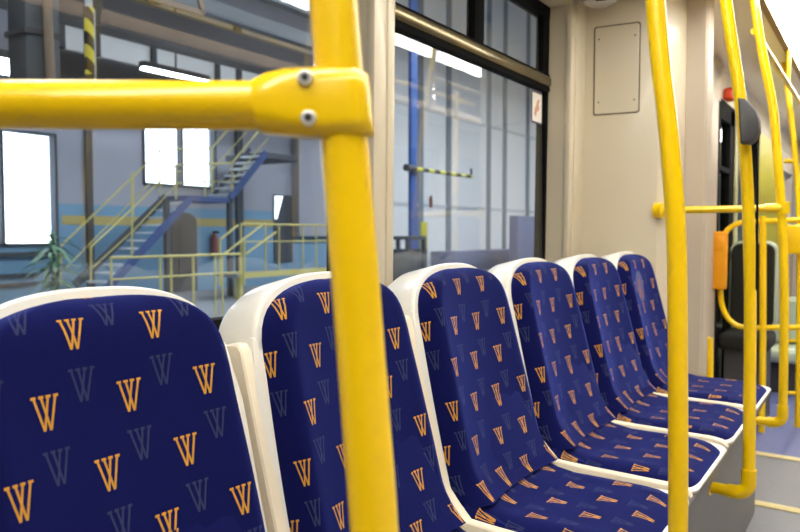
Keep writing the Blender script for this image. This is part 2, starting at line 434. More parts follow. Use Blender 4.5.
# ceiling lamps: window row in a bronze housing, plus an added aisle row
ys = [(-2.5, -1.12), (-1.09, -.22), (-.19, 1.58), (1.61, 3.40), (3.43, 4.29), (4.36, 6.1), (6.13, 7.6), (7.63, 8.9)]
LZ = 1.2 + 1.0
SKIP = (0,)
names = ['farthest back', 'behind the camera', 'over the first seat', 'over the middle seats', 'above the portal', 'past the portal', 'over the dark door', 'at the front end']
for side, xs in (('window', (-.444, -.273)), ('aisle', (.27, .45))):
    for i, (a, b) in enumerate(ys):
        if i == 0 or (side == 'aisle' and i == 7): continue
        t = thing('ceiling_light', ('flat white ceiling light panel %s' if side == 'window' else 'added unseen fill light trough on the aisle side, %s') % names[i], 'ceiling light', (sum(xs) / 2, (a + b) / 2, CEIL), 'ceiling light panels')
        mb = MB(); x0, x1 = xs
        if side == 'aisle':  # added to brighten the poles; deep sides keep it out of the window reflection
            mb.box((x0 - .02, a - .01, 2.135), (x0, b + .01, CEIL)); mb.box((x1, a - .01, 2.135), (x1 + .02, b + .01, CEIL)); mb.box((x0, a - .01, CEIL - .008), (x1, b + .01, CEIL))
            mb.build('housing', 'housing', t, False, off=t.location)
            MB().box((x0 + .001, a, CEIL - .02), (x1 - .001, b, CEIL - .008)).build('diffuser', 'lampa', t, off=t.location)
            continue
        mb.box((x0 - .03, a - .01, LZ + .004), (x0, b + .01, CEIL)); mb.box((x1, a - .01, LZ + .004), (x1 + .03, b + .01, CEIL)); mb.box((x0, a - .01, LZ + .02), (x1, b + .01, CEIL))
        mb.build('housing', 'housing', t, False, off=t.location)
        MB().box((x0 + .001, a, LZ), (x1 - .001, b, LZ + .02), .004).build('diffuser', 'lamp', t, off=t.location)

# ------------------------------------------------------------------ seats
XS, ZS = -.70, 1.2 - .566
tl = Vector((-.124, 0, .491)); LEN = tl.length; sv = tl.normalized(); nv = Vector((sv.z, 0, -sv.x)); nv = Vector((.970, 0, .245))
ROOT = Vector((-.66, 0, .597))
BASE = Vector((XS, 0, ZS))
STOP = .504
def wid(s_):
    if s_ <= .12: return .200
    if s_ <= .36: return .200 - .011 * ((s_ - .12) / .24) ** 1.6
    t = min(1, (s_ - .36) / (STOP - .36))
    return .189 * (1 - t ** 3.2) ** (1 / 2.4)
def backpt(y, s_, dpt): return BASE + sv * s_ + nv * dpt + Vector((0, y, 0)) - ROOT

def grid_pad(name, m_, parent, rows, f, uvf, n=20):
    """front surface rows x columns with a skirt tucked into the shell"""
    bm = bmesh.new(); uvl = bm.loops.layers.uv.new('UVMap'); V = []; UV = {}
    us = [-math.cos(math.pi * k / n) for k in range(n + 1)]
    us = [(u * .55 + .45 * (2 * k / n - 1)) for k, u in enumerate(us)]
    for r in rows:
        line = []
        for u in us:
            v = bm.verts.new(f(u, r)); UV[v] = uvf(u, r); line.append(v)
        V.append(line)
    for i in range(len(V) - 1):
        for k in range(n):
            bm.faces.new((V[i][k], V[i][k + 1], V[i + 1][k + 1], V[i + 1][k]))
    rim = [v for v in V[0]] + [r[-1] for r in V[1:]] + [v for v in V[-1][-2::-1]] + [r[0] for r in V[-2:0:-1]]
    return bm, rim, UV, uvl
def finish_pad(bm, rim, UV, uvl, back, name, m_, parent):
    low = [bm.verts.new(v.co + back) for v in rim]
    for a, b in zip(rim, low): UV[b] = UV[a]
    k = len(rim)
    for i in range(k): bm.faces.new((rim[i], low[i], low[(i + 1) % k], rim[(i + 1) % k]))
    bm.faces.new(low)
    for fc in bm.faces:
        for lp in fc.loops: lp[uvl].uv = UV[lp.vert]
    mb = MB(); mb.bm.free(); mb.bm = bm
    return mb.build(name, m_, parent, angle=60)

def make_seat():
    root = thing('tram_seat', 'seat', 'seat', ROOT, 'row of blue W-pattern tram seats')
    # shell: outline a little larger than the fabric
    grow = .015
    ss = [0, .12, .2, .3, .36, .39, .41, .43, .447, .46, .472, .482, .489, .494, .498, .501, .503]
    right = [(wid(q), q) for q in ss]
    out = inset(right + [(0, STOP)] + [(-y, q) for y, q in right[::-1]], -grow)
    cap = [(y, s_) for y, s_ in out if s_ >= .40]
    cap = [(.198, .392)] + [p for p in cap if p[0] > 0] + [p for p in cap if p[0] <= 0] + [(-.198, .392)]
    mb = MB()
    def ringset(poly, prof): return [[backpt(p[0], p[1], d_) for p in inset(poly, e)] for e, d_ in prof]
    mb.rings(ringset(cap, [(.012, -.016), (.005, -.016), (.0015, -.019), (0, -.026), (0, -.098), (.006, -.115), (.02, -.13), (.04, -.136)]))
    lowp = [(.219, -.02), (.219, .33), (.204, .42), (-.204, .42), (-.219, .33), (-.219, -.02)]
    mb.rings(ringset(lowp, [(.01, -.016), (.003, -.018), (0, -.024), (0, -.055), (.01, -.06)]))
    mb.build('back_shell', 'white', root, angle=40)
    # filler panel that closes the gap to the neighbouring seat
    mb = MB()
    bx = lambda s_, d_: (BASE + sv * s_ + nv * d_)
    fp = [bx(.416, -.085), bx(.416, -.04), bx(.412, -.026), bx(.400, -.019), bx(.25, -.017), bx(.12, -.014), bx(.075, -.013), bx(.045, -.009), bx(.018, .004)]
    fp = [(p.x, p.z) for p in fp] + [(-.672, .6235), (-.61, .621), (-.50, .620), (-.39, .619), (-.362, .615), (-.347, .604), (-.345, .5975), (-.76, .5975)]
    mb.rings([[Vector((x, y, z)) - ROOT for x, z in q] for y, q in ((-.2295, inset(fp, -.003)), (-.2265, fp), (-.209, fp), (-.206, inset(fp, -.003)))])
    mb.build('side_filler', 'cream', root, angle=40)
    # seat pan with a white lip
    x0, x1 = -.745, -.338
    def pan(e, z): return [Vector((x, y, z)) - ROOT for x, y in inset(rp, e)]
    rp = []
    r = .055
    for k in range(9):
        a = math.radians(-90 + 90 * k / 8); rp.append((x1 - r + r * math.cos(a), -.2275 + r + r * math.sin(a)))
    for k in range(9):
        a = math.radians(90 * k / 8); rp.append((x1 - r + r * math.cos(a), .2275 - r + r * math.sin(a)))
    rp += [(x0, .2275), (x0, -.2275)]
    mb = MB(); mb.rings([pan(.012, .5973), pan(.002, .598), pan(0, .601), pan(0, .6045), pan(.003, .6075), pan(.009, .6085), pan(.018, .607)])
    mb.build('seat_pan', 'white', root, angle=40)
    # back cushion
    rows = [0, .012, .025, .04, .06, .08, .1, .13, .17, .22, .27, .31, .35, .385, .41, .43, .447, .46, .472, .481, .488, .493, .497, .500, .502, .5032, .5038]
    def f(u, s_):
        return backpt(u * wid(s_), s_, depth(u, s_))
    def depth(u, s_):
        a = abs(u); e = max(0, 1 - a ** 12)
        top = 1.0 if s_ < .44 else max(0.0, 1 - ((s_ - .43) / .0741) ** 3.2)
        tq = max(top, 0) ** .5
        dish = .020 * max(0, 1 - (a / .86) ** 2) * (1 if s_ < .36 else max(.3, 1 - (s_ - .36) / .16))
        th = (.050 - dish - (.042 * ((a - .85) / .15) ** 1.6 if a > .85 else 0)) * tq - .022
        if s_ < .09: th += .034 * (1 - s_ / .09) ** 2
        return th
    global DEPTH; DEPTH = depth
    def uvb(u, s_):
        return (u * wid(s_) + math.copysign(max(0, depth(.86, s_) - depth(u, s_)) * .8 * (abs(u) > .86), u) + .1076, s_ + .021 + max(0, depth(.8, .4) - depth(.8, s_)) * .8 * (s_ > .4))
    pad = grid_pad('back_cushion', 'fab', root, rows, f, uvb, 28)
    bk = finish_pad(*pad, nv * -.012, 'back_cushion', 'fab', root)
    # seat cushion
    L_ = .345
    srows = [0, .012, .026, .042, .06, .085, .12, .17, .22, .26, .29, .31, .325, .335, .341, .345]
    def g(u, t_):
        w = .212 if t_ < .27 else .212 - (.075 if u > 0 else .05) * (1 - math.sqrt(max(0, 1 - ((t_ - .27) / .0755) ** 2.2)))
        e = max(0, 1 - abs(u) ** 6) ** .5
        fr = 1 if t_ < .24 else math.sqrt(max(0, 1 - ((t_ - .24) / .106) ** 2.4))
        z = .601 + .033 * e * fr + (.030 * (1 - t_ / .085) ** 2 if t_ < .085 else 0) + .004 * math.exp(-((abs(u) - .78) / .14) ** 2) * fr - .010 * (1 - (t_ / .345)) * (1 - u * u)
        return Vector((XS + .011 + t_, u * w - .007 - .009 * u, z)) - ROOT
    pad = grid_pad('seat_cushion', 'fab', root, srows, g, lambda u, t_: (u * .214 + math.copysign(.02 * max(0, (abs(u) - .86) / .14) ** 2, u) + .1076, .0 - t_), 28)
    finish_pad(*pad, Vector((0, 0, -.012)), 'seat_cushion', 'fab', root)
    return root

def copy_tree(o, parent=None):
    c = o.copy(); COL.objects.link(c)
    if parent is not None: c.parent = parent
    for ch in list(o.children): copy_tree(ch, c)
    return c
SEATL = ['blue W-pattern tram seat directly under the horizontal yellow bar',
         'blue W-pattern tram seat partly hidden behind the clamped yellow pole',
         'blue W-pattern tram seat just right of the clamped pole',
         'blue W-pattern tram seat below the small white window sticker',
         'blue W-pattern tram seat second from the beige portal',
         'blue tram seat with an embroidered emblem, last of the row against the beige portal']
proto = make_seat(); seats = []
for i in range(6):
    o = proto if i == 0 else None
    seats.append(o)
for i in range(1, 6): seats[i] = copy_tree(proto)
for i, o in enumerate(seats):
    o.location = ROOT + Vector((0, .519 + .46 * i, 0)); o['label'] = SEATL[i]
# embroidered emblem on the last seat
six = seats[5]
def onpad(y, s_, lift): return backpt(y, s_, DEPTH(y / wid(s_), s_) + lift)
def patch(name, poly, m_, lift=0):
    c = (sum(p[0] for p in poly) / len(poly), sum(p[1] for p in poly) / len(poly)); mb = MB()
    lv = [[mb.bm.verts.new(onpad(c[0] + (y - c[0]) * k, c[1] + (q - c[1]) * k, h)) for y, q in poly] for k, h in ((1.0, -.002), (1.0, .003 + lift), (.66, .0035 + lift), (.33, .0035 + lift))]
    n = len(poly)
    for a, b in zip(lv, lv[1:]):
        for k in range(n): mb.bm.faces.new((a[k], a[(k + 1) % n], b[(k + 1) % n], b[k]))
    mb.bm.faces.new(lv[-1]); mb.build(name, m_, six)
ell = lambda cy, cs, a, b, n=24: [(cy + a * math.cos(2 * math.pi * k / n), cs + b * math.sin(2 * math.pi * k / n)) for k in range(n)]
ey, es = -.042, .368
patch('emblem_ground', ell(ey, es, .056, .062), 'emb_l')
patch('emblem_figure', [(ey + y, es + q) for y, q in ((-.018, -.045), (.018, -.045), (.022, -.015), (.012, 0), (.014, .022), (0, .034), (-.014, .022), (-.012, 0), (-.022, -.015))], 'emb_p', .0008)

# ------------------------------------------------------------------ yellow poles
def pole(label, Y, px, r, name='grab_pole', elbow=None, extra=None):
    pts = [PY(x, y, Y) for x, y in px]
    top = pts[0]; a = pts[1]
    # carry the bend on up to the ceiling
    dirn = (top - a).normalized(); dx = dirn.x / max(dirn.z, .1)
    z = top.z; p = top.copy(); ext = []
    while p.z < CEIL - .002:
        st = min(.12, CEIL - p.z); p = Vector((p.x + dx * st, Y, p.z + st)); dx = max(dx * 1.08, -.55); ext.insert(0, p.copy())
    pts = ext + pts
    root = thing(name, label, 'grab pole', (pts[-1].x, Y, pts[-1].z if not elbow else .39), 'yellow grab poles')
    if elbow:
        ez = elbow; last = pts[-1]
        pts.append(Vector((last.x, Y, ez + .06)))
    else:
        ez = .39; last = pts[-1]; pts.append(Vector((last.x, Y, ez + .06)))
    xl = pts[-1]; pv = pts[-2]; pts[-1:] = [pv + Vector((0, 0, -.05)), pv + Vector((0, 0, -.15)), xl] if pv.z - xl.z > .25 else [xl]
    MB().tube(pts, r, 20, 4).build('pole', 'yellow', root, off=root.location)
    xb = pts[-1].x
    bend = [Vector((xb, Y, ez + .075))] + [Vector((xb - .035 + .035 * math.cos(t_), Y, ez + .035 - .035 * math.sin(t_))) for t_ in [math.pi / 2 * k / 6 for k in range(7)]] + [Vector((xb - .055, Y, ez))]
    MB().tube(bend, r * 1.22, 18).build('elbow', 'yellow', root, off=root.location)
    MB().tube([Vector((xb - .04, Y, ez)), Vector((-.412, Y, ez))], r, 18).tube([Vector((-.424, Y, ez)), Vector((-.409, Y, ez))], r * 1.5, 18).build('wall_stub', 'yellow', root, off=root.location)
    MB().tube([Vector((pts[0].x, Y, CEIL - .02)), Vector((pts[0].x, Y, CEIL))], r * 1.8, 18).build('ceiling_flange', 'yellow', root, off=root.location)
    return root, pts

R0 = .0176
YN = .398
near, npts = pole('thick yellow pole with a clamp holding the horizontal bar, nearest the camera', YN,
                  [(333.5, 0), (344.5, 143), (355, 275), (364.5, 400), (374.5, 532)], R0, elbow=.43)
# clamp and horizontal bar
C0 = PY(343, 99, YN)
bl = PZ(0, 104.3, (C0 - CAMP).dot(FWD) * 1.0); bd = (bl - C0); bd.z = 0; bd.normalize()
cz = PZ(255, 106, (C0 - CAMP).dot(FWD)).z
pe = C0 + bd * ((WX + .02 - C0.x) / bd.x); 
b0 = Vector((C0.x, C0.y, cz)); b1 = Vector((pe.x, pe.y, cz + .004))
MB().tube([b0, b1], R0, 22).build('horizontal_bar', 'yellow', near, off=near.location)
MB().tube([b1 - bd * .02, b1 + bd * .01], R0 * 2.1, 22).build('wall_flange', 'yellow', near, off=near.location)
tilt = (PY(352, 132, YN) - PY(341, 66, YN)).normalized()
sd = bd.cross(Vector((0, 0, 1))).normalized()       # towards / away from the camera
if sd.dot(CAMP - C0) < 0: sd = -sd
mb = MB()
sec = []
for t_, h, w, rr, dz in ((.0635, .030, .030, .012, .000), (.062, .037, .037, .014, .000), (.059, .0405, .040, .0165, .0), (.052, .0435, .0415, .016, .001), (.039, .0475, .043, .014, .0015), (.018, .0495, .0445, .012, .001), (-.004, .0495, .0445, .012, .001), (-.012, .049, .041, .012, .001), (-.0175, .047, .033, .014, .001), (-.0205, .044, .020, .0095, .001)):
    c = b0 + bd * t_ + Vector((0, 0, dz))
    sec.append([c + sd * x + Vector((0, 0, 1)) * y for x, y in rrect(0, 0, w, h, rr)])
mb.rings(sec)
for v in mb.bm.verts: v.co += Vector((.6 * tilt.x / tilt.z * (v.co.z - b0.z), 0, 0))
clamp = mb.build('clamp', 'yellow', near, off=near.location, angle=40)
for (x, y) in ((305, 77.5), (308.5, 118)):
    r = ray(x, y); fc = b0 + sd * .0222; tt = (fc - CAMP).dot(sd) / r.dot(sd); c = CAMP + r * tt
    prof = [(.0056, -.002), (.0056, .0008), (.005, .0022), (.0036, .0028), (.003, .0028), (.0028, .001), (.0005, .0008)]
    e1 = bd; e2 = Vector((0, 0, 1))
    mb = MB(); mb.rings([[c + sd * d_ + (e1 * math.cos(2 * math.pi * k / 20) + e2 * math.sin(2 * math.pi * k / 20)) * q for k in range(20)] for q, d_ in prof])
    sc = mb.build('screw', 'screw', clamp, off=near.location)
    mb = MB(); mb.rings([[c + sd * d_ + (e1 * math.cos(math.pi / 3 * k) + e2 * math.sin(math.pi / 3 * k)) * q for k in range(6)] for q, d_ in ((.0026, .0006), (.0026, .0014))])
    mb.build('hex_socket', 'dgrey', clamp, False, off=near.location)

pole2, _ = pole('plain curved yellow pole in front of the fourth and fifth seats', 1.295,
       [(655, 0), (660, 60), (668, 130), (674, 200), (677, 265), (678, 400), (678, 532)], R0 * .965, elbow=.435)
pole3, _ = pole('curved yellow pole carrying the dark grey box', 2.25,
       [(725.5, 0), (732, 45), (739, 90), (744.5, 143), (748, 205), (750, 280), (750, 345), (749.5, 400), (749, 470)], R0 * .965, elbow=.435)
Y4 = 3.175
pole4, _ = pole('curved yellow pole at the portal joined to a horizontal rail', Y4,
       [(754, 0), (760, 40), (766.5, 75), (772.5, 105), (776, 140), (781, 205), (784, 270), (784, 345), (783, 400)], R0 * .965, elbow=.435)
a = PY(784, 208, Y4); pp = Vector((-.80, 3.072, 1.292)); pp2 = PY(657, 214, 3.06)
rl = pole4.location
MB().tube([a + Vector((0, 0, .0)), Vector((-.802, 3.09, a.z - .004))], .0150, 18).build('horizontal_bar', 'yellow', pole4, off=rl)
MB().tube([Vector((a.x, Y4, a.z - .024)), Vector((a.x, Y4, a.z + .024))], .0215, 22).tube([a, a + (Vector((-.80, 3.072, a.z)) - a).normalized() * .07], .0195, 20).build('clamp', 'yellow', pole4, off=rl)
q = (Vector((-.80, 3.08, a.z - .004)))
MB().tube([q + Vector((-.004, .012, 0)), q + Vector((.03, .006, 0))], .033, 20).build('wall_flange', 'yellow', pole4, off=rl)

# dark grey box on the third pole
hx = [(739.5, 99.5), (746, 100), (757.5, 112), (760, 121), (760, 133), (755.5, 141), (751, 144), (742, 144)]
pts = [PY(x, y, 2.20) for x, y in hx]
ctr = sum(pts, Vector()) / len(pts)
t = thing('request_box', 'dark grey six-sided box fixed to the third yellow pole', 'box', ctr)
o2 = [(p.x, p.z) for p in pts][::-1]
def hb(e, y): return [Vector((x, y, z)) for x, z in inset(o2, e)]
MB().rings([hb(.006, 2.166), hb(.001, 2.169), hb(0, 2.175), hb(0, 2.222), hb(.004, 2.226)]).build('case', 'dgrey', t, off=ctr)
MB().box((ctr.x - .03, 2.224, ctr.z - .015), (ctr.x + .01, 2.2325, ctr.z + .015)).build('bracket', 'black', t, off=ctr)
cb = [PY(756, 140, 2.222), PY(757.5, 180, 2.222), PY(757, 240, 2.222), PY(756.5, 290, 2.222)]
MB().tube(cb, .003, 8, 4).build('cable', 'black', t, off=ctr)

# long ceiling handrails
p = MB().tube([Vector((-.45, Y4, 2.02)), Vector((-.45, 7.4, 2.02))], .013, 14).tube([Vector((-.45, 7.4, 2.02)), Vector((-.45, 7.4, CEIL))], .013, 14).tube([Vector((-.45, 4.4, 2.02)), Vector((-.45, 4.4, CEIL))], .011, 12)
tag(p.build('ceiling_handrail', 'yellow'), 'straight yellow handrail under the ceiling running on from the portal pole', 'handrail')
RZ = 2.10
p = MB().tube([Vector((-.05, -1.5, RZ)), Vector((-.05, 4.35, RZ))], .015, 14)
for y in (-1.5, 1.2): p.tube([Vector((-.05, y, RZ)), Vector((-.05, y, CEIL))], .012, 12)
p.tube([Vector((-.05, 4.1, 0)), Vector((-.05, 4.1, CEIL - .005))], .017, 14)
tag(p.build('ceiling_handrail', 'yellow'), 'yellow overhead rail with upright, seen only mirrored in the second window', 'handrail')

# far section: rail loop, validator, seats, poles
YL = 4.7
def L(x, y, Y=YL): return PY(x, y, Y)
t = thing('partition_rail', 'rounded yellow tube loop beside the dark door beyond the portal', 'rail', Vector((L(722, 234).x, YL, 0)))
loop = [(900, 219), (800, 220), (752, 222), (737, 224), (727, 231), (722, 243), (720.5, 262), (720.5, 295), (724, 311), (733, 323), (748, 327.5), (800, 327.5), (900, 327)]
MB().tube([L(*q) for q in loop], .0165, 14, 4).build('loop_tube', 'yellow', t, off=t.location)
MB().tube([L(763, 216), L(763, 300), L(762.5, 385)], .019, 14, 3).tube([Vector((L(762.5, 385).x, YL, L(762, 385).z)), Vector((L(762.5, 385).x, YL, 0))], .019, 14).build('upright_tube', 'yellow', t, off=t.location)
ctr = L(720, 260)
t = thing('ticket_validator', 'orange upright ticket box on the yellow loop rail by the portal edge', 'validator', (ctr.x, YL - .05, ctr.z))
a, b = L(711.5, 231.5), L(728, 289)
MB().box((a.x, YL - .09, b.z), (b.x, YL - .02, a.z), .014, 3).build('case', 'orange', t, off=t.location)
MB().box((a.x + .02, YL - .093, a.z - .12), (b.x - .015, YL - .089, a.z - .03), .002).build('screen', 'orange', t, off=t.location)
def far_seat(label, x0, x1, yt, yb, Y, m1, m2):
    a, b = PY(x0, yt, Y), PY(x1, yb, Y); w = abs(b.x - a.x); h = a.z - b.z; cx = (a.x + b.x) / 2
    t = thing('front_seat', label, 'seat', (cx, Y, 0), 'front section seats')
    pl = rrect(0, 0, w, h, .07); zc = (a.z + b.z) / 2
    V = lambda q, e, d_: [Vector((x, d_, zc + z)) for x, z in inset(q, e)]
    MB().rings([V(pl, .012, -.05), V(pl, .0, -.04), V(pl, 0, .03), V(pl, .02, .05)]).build('back_shell', m2, t)
    pl2 = inset(pl, .014)
    MB().rings([V(pl2, .012, -.075), V(pl2, .003, -.066), V(pl2, 0, -.04)]).build('back_cushion', m1, t)
    MB().box((-w / 2, -.42, b.z - .1), (w / 2, .0, b.z - .0), .03, 3).build('seat_cushion', m1, t)
    MB().box((-w / 2 + .03, -.35, 0), (w / 2 - .03, -.02, b.z - .1)).build('pedestal', 'dgrey', t)
    return t
far_seat('black padded seat with pale rim behind the yellow loop rail', 731, 777, 241, 330, 5.17, 'dark', 'palegreen')
far_seat('pale green rounded seat behind the portal pole', 764, 812, 296, 345, 6.3, 'palegreen', 'palegreen')
Y5 = 4.95
p5 = [PY(x, y, Y5) for x, y in ((781, 40), (784.5, 66), (790, 110), (794.5, 150), (798, 195), (799.5, 260), (799, 330), (798, 395))]
t = thing('grab_pole', 'thin bright yellow pole near the far right ceiling light', 'grab pole', (p5[-1].x, Y5, 0), 'yellow grab poles')
tp = p5[0] + (p5[0] - p5[1]) * 1.0; tp = p5[0] + (p5[0] - p5[1]) * ((CEIL - p5[0].z) / (p5[0].z - p5[1].z))
MB().tube([tp] + p5 + [Vector((p5[-1].x, Y5, 0))], .0165, 16, 4).build('pole', 'yellow', t, off=t.location)
MB().tube([PY(784, 161, Y5), PY(797, 161, Y5)], .014, 12).build('side_bar', 'yellow', t, off=t.location)
for yy in (341, 393): MB().tube([PY(788, yy, Y5), PY(830, yy, Y5)], .012, 12).build('lower_bar', 'yellow', t, off=t.location)
a, b = PY(786.5, 225, 4.9), PY(806, 254, 4.9)
tag(MB().box((a.x, 4.84, b.z), (b.x, 4.9335, a.z), .012, 3).build('ticket_validator', 'yellow'), 'yellow ticket box on the thin far pole', 'validator')
g = MB().tube([PY(709.5, 338, 3.47), PY(709.8, 384, 3.47)], .016, 14).tube([PY(709.5, 339, 3.47), PY(709.5, 339, 3.47) + Vector((-.03, 0, 0))], .012, 10)
tag(g.tube([PY(709.5, 383, 3.47), PY(709.5, 383, 3.47) + Vector((-.05, -.06, 0))], .012, 10).build('portal_handrail', 'yellow'), 'short vertical yellow handle on the portal edge above the last seat', 'handle')

# ------------------------------------------------------------------ depot hall outside
HX = -15.0; GZ = -.30
Q = lambda x, y, X=HX: PX(x, y, X)
def hall_wall():
    y = lambda x: Q(x, 200).y
    z = lambda x, yy: Q(x, yy).z
    zb = z(30, 246); zt = z(30, 131); w1a, w1b = y(-60), y(57)
    w2a, w2b = y(143), y(216); z2b = z(180, 187); z2t = z2b + 3.0
    top = 12.5; yend = 60; yp = y(330)
    m = MB(); T = -.3
    def b(ya, yb, za, zb_): m.box((HX + T, ya, za), (HX, yb, zb_))
    blue = z(100, 205)
    # blue dado below, grey above
    mb = MB()
    for (ya, yb) in ((-12, w1a), (w1b, yp)): mb.box((HX + T, ya, GZ), (HX, yb, blue))
    mb.box((HX + T, w1a, GZ), (HX, w1b, zb))
    struct(mb.build('wall_depot_lower', 'd_blue', smooth=False))
    b(-12, w1a, blue, top); b(w1a, w1b, zt, top); b(w1b, w2a, blue, top); b(w2a, w2b, blue, z2b); b(w2a, w2b, z2t, top); b(w2b, yp, blue, top)
    struct(m.build('wall_depot_upper', 'd_grey', smooth=False))
    struct(MB().box((HX + T, yp, GZ), (HX, yend, top)).build('wall_depot_far', 'd_pale', smooth=False))
    za, zb2 = z(100, 225), z(100, 216)
    struct(MB().box((HX, w1b + .1, za), (HX + .01, yp, zb2)).build('trim_6', 'd_stripe', smooth=False))
    for n, (ya, yb, a_, c_, div) in enumerate(((w1a, w1b, zb, zt, [y(2)]), (w2a, w2b, z2b, z2t, [y(182)])), 3):
        w = bpy.data.objects.new('window_%d' % n, None); COL.objects.link(w)
        struct(w, ['bright depot window at the left behind the first seat', 'bright upper depot window behind the stairs'][n - 3], 'window')
        f = MB(); k = .06
        f.box((HX - .15, ya, a_), (HX + .05, ya + k, c_)); f.box((HX - .15, yb - k, a_), (HX + .05, yb, c_)); f.box((HX - .15, ya, a_), (HX + .05, yb, a_ + k)); f.box((HX - .15, ya, c_ - k), (HX + .05, yb, c_))
        for dv in div: f.box((HX - .15, dv - .035, a_), (HX + .05, dv + .035, c_))
        f.build('frame', 'd_dark', w, False)
        MB().box((HX - .1, ya + .02, a_ + .02), (HX - .09, yb - .02, c_ - .02)).build('pane', 'skyw', w, False)
    # ledge under the left window
    for yy in (258, 268, 281):
        zz_ = z(30, yy)
    f = MB(); f.box((HX, w1a, z(30, 256)), (HX + .12, w1b + .1, z(30, 252))); f.box((HX, w1a, z(30, 277)), (HX + .06, w1b - .5, z(30, 273))); f.box((HX, w1a, z(30, 286)), (HX + .06, w1b - .5, z(30, 282)))
    struct(f.build('trim_7', 'd_dark', smooth=False))
    # vertical seams of the pale cladding
    f = MB()
    for x in (448, 488, 504, 527, 420): f.box((HX, y(x) - .18, GZ), (HX + .05, y(x) + .18, top))
    struct(f.build('trim_8', 'd_seam', smooth=False))
    f = MB(); f.box((HX, yp, z(460, 120)), (HX + .04, yend, z(460, 117))); f.box((HX, yp, z(460, 209)), (HX + .04, yend, z(460, 206)))
    struct(f.build('trim_9', 'ltgrey', smooth=False))
    # dark engaged columns
    for n, (x, hw) in enumerate(((88, 3), (238, 3))):
        o = MB().box((HX, y(x - hw), GZ), (HX + .1, y(x + hw), 7)).build('depot_pillar', 'd_dark', smooth=False)
        struct(o, ['dark wall pillar between the two bright depot windows', 'dark wall pillar below the upper stair flight'][n], 'pillar')
    return y, z
hy, hz = hall_wall()
struct(MB().box((-15.4, -12, GZ - .1), (14, 60, GZ)).build('ground', 'd_floor', smooth=False))
m = MB(); m.box((-15.4, -12, 12.5), (14, 60, 12.7))
struct(m.build('roof', 'd_roof', smooth=False))
m = MB(); m.box((13.7, -12, GZ), (14, 60, 12.6)); struct(m.build('wall_depot_right', 'd_grey', smooth=False))
m = MB(); m.box((-15.4, 60, GZ), (14, 60.3, 12.6)); struct(m.build('wall_depot_end', 'd_pale', smooth=False))
m = MB(); m.box((-15.4, -12.3, GZ), (14, -12, 12.6)); struct(m.build('wall_depot_back', 'd_grey', smooth=False))
# clerestory glazing band
def band(name, x0, ya0, yb0, x1, ya1, yb1, X, m_, label, cat):
    mb = MB(); q = [Q(x0, ya0, X), Q(x1, ya1, X), Q(x1, yb1, X), Q(x0, yb0, X)]
    mb.rings([q, [p + Vector((-.06, 0, 0)) for p in q]]); o = mb.build(name, m_, smooth=False); tag(o, label, cat); return o
t = thing('clerestory', 'pale glazed strip high on the depot wall, above the horizontal bar', 'glazing', Vector((HX + .1, hy(60), hz(60, 50))))
za, zb_ = hz(100, 58), hz(100, 28)
MB().box((HX + .02, hy(57), za), (HX + .08, hy(300), zb_)).build('glazing', 'd_pale', t, False, off=t.location)
m = MB(); m.box((HX + .02, hy(40), za - .9), (HX + .3, hy(320), za - .1))
for x in (62, 97, 153, 216): m.box((HX + .02, hy(x) - .07, za), (HX + .16, hy(x) + .07, zb_))
m.box((HX + .02, hy(40), zb_), (HX + .5, hy(330), zb_ + .5))
m.build('frame', 'd_dark', t, False, off=t.location)
# roof girders along and across the hall
def girder(label, p0, p1, w, h, m_):
    return tag(MB().beam(p0, p1, w, h).build('roof_girder', m_, smooth=False), label, 'girder', 'roof girders')
a = Q(175, -8, -10); b = Q(340, 50, -10); dY = Vector((0, 1, 0))
def along(x, y, X, ya, yb): p = Q(x, y, X); return Vector((X, ya, p.z)), Vector((X, yb, p.z))
p0, p1 = along(250, 22, -10, 2, 13.5); girder('long pale grey girder crossing above the clamp', p0, p1, .2, .26, 'd_beam')
p0, p1 = along(290, 4, -9, 2, 11.5); girder('second pale girder above the clamp, close to the near pole', p0, p1, .2, .2, 'd_beam')
p0, p1 = along(200, 40, -12.5, 2, 16); girder('dark grey girder under the depot roof left of the clamp', p0, p1, .5, .7, 'd_beamd')
for i, yy in enumerate((4, 6.5, 9, 11)):
    girder('dark cross girder under the depot roof, number %s from the left window' % ['one', 'two', 'three', 'four'][i], Vector((HX, yy, 7.3)), Vector((13, yy, 7.3)), .4, .8, 'd_beamd')
p0, p1 = along(168, 3, -8.5, 4, 13); 
t = thing('crane_beam', 'dull yellow crane beam high in the depot near the upper left', 'crane', p0)
MB().beam(Q(150, -3, -8.5), Q(203, 14, -8.5), .06, .08).build('beam', 'brown', t, False, off=p0)
MB().beam(Q(203, 14, -8.5), Q(198, -6, -8.5), .06, .07).build('end_strut', 'brown', t, False, off=p0)
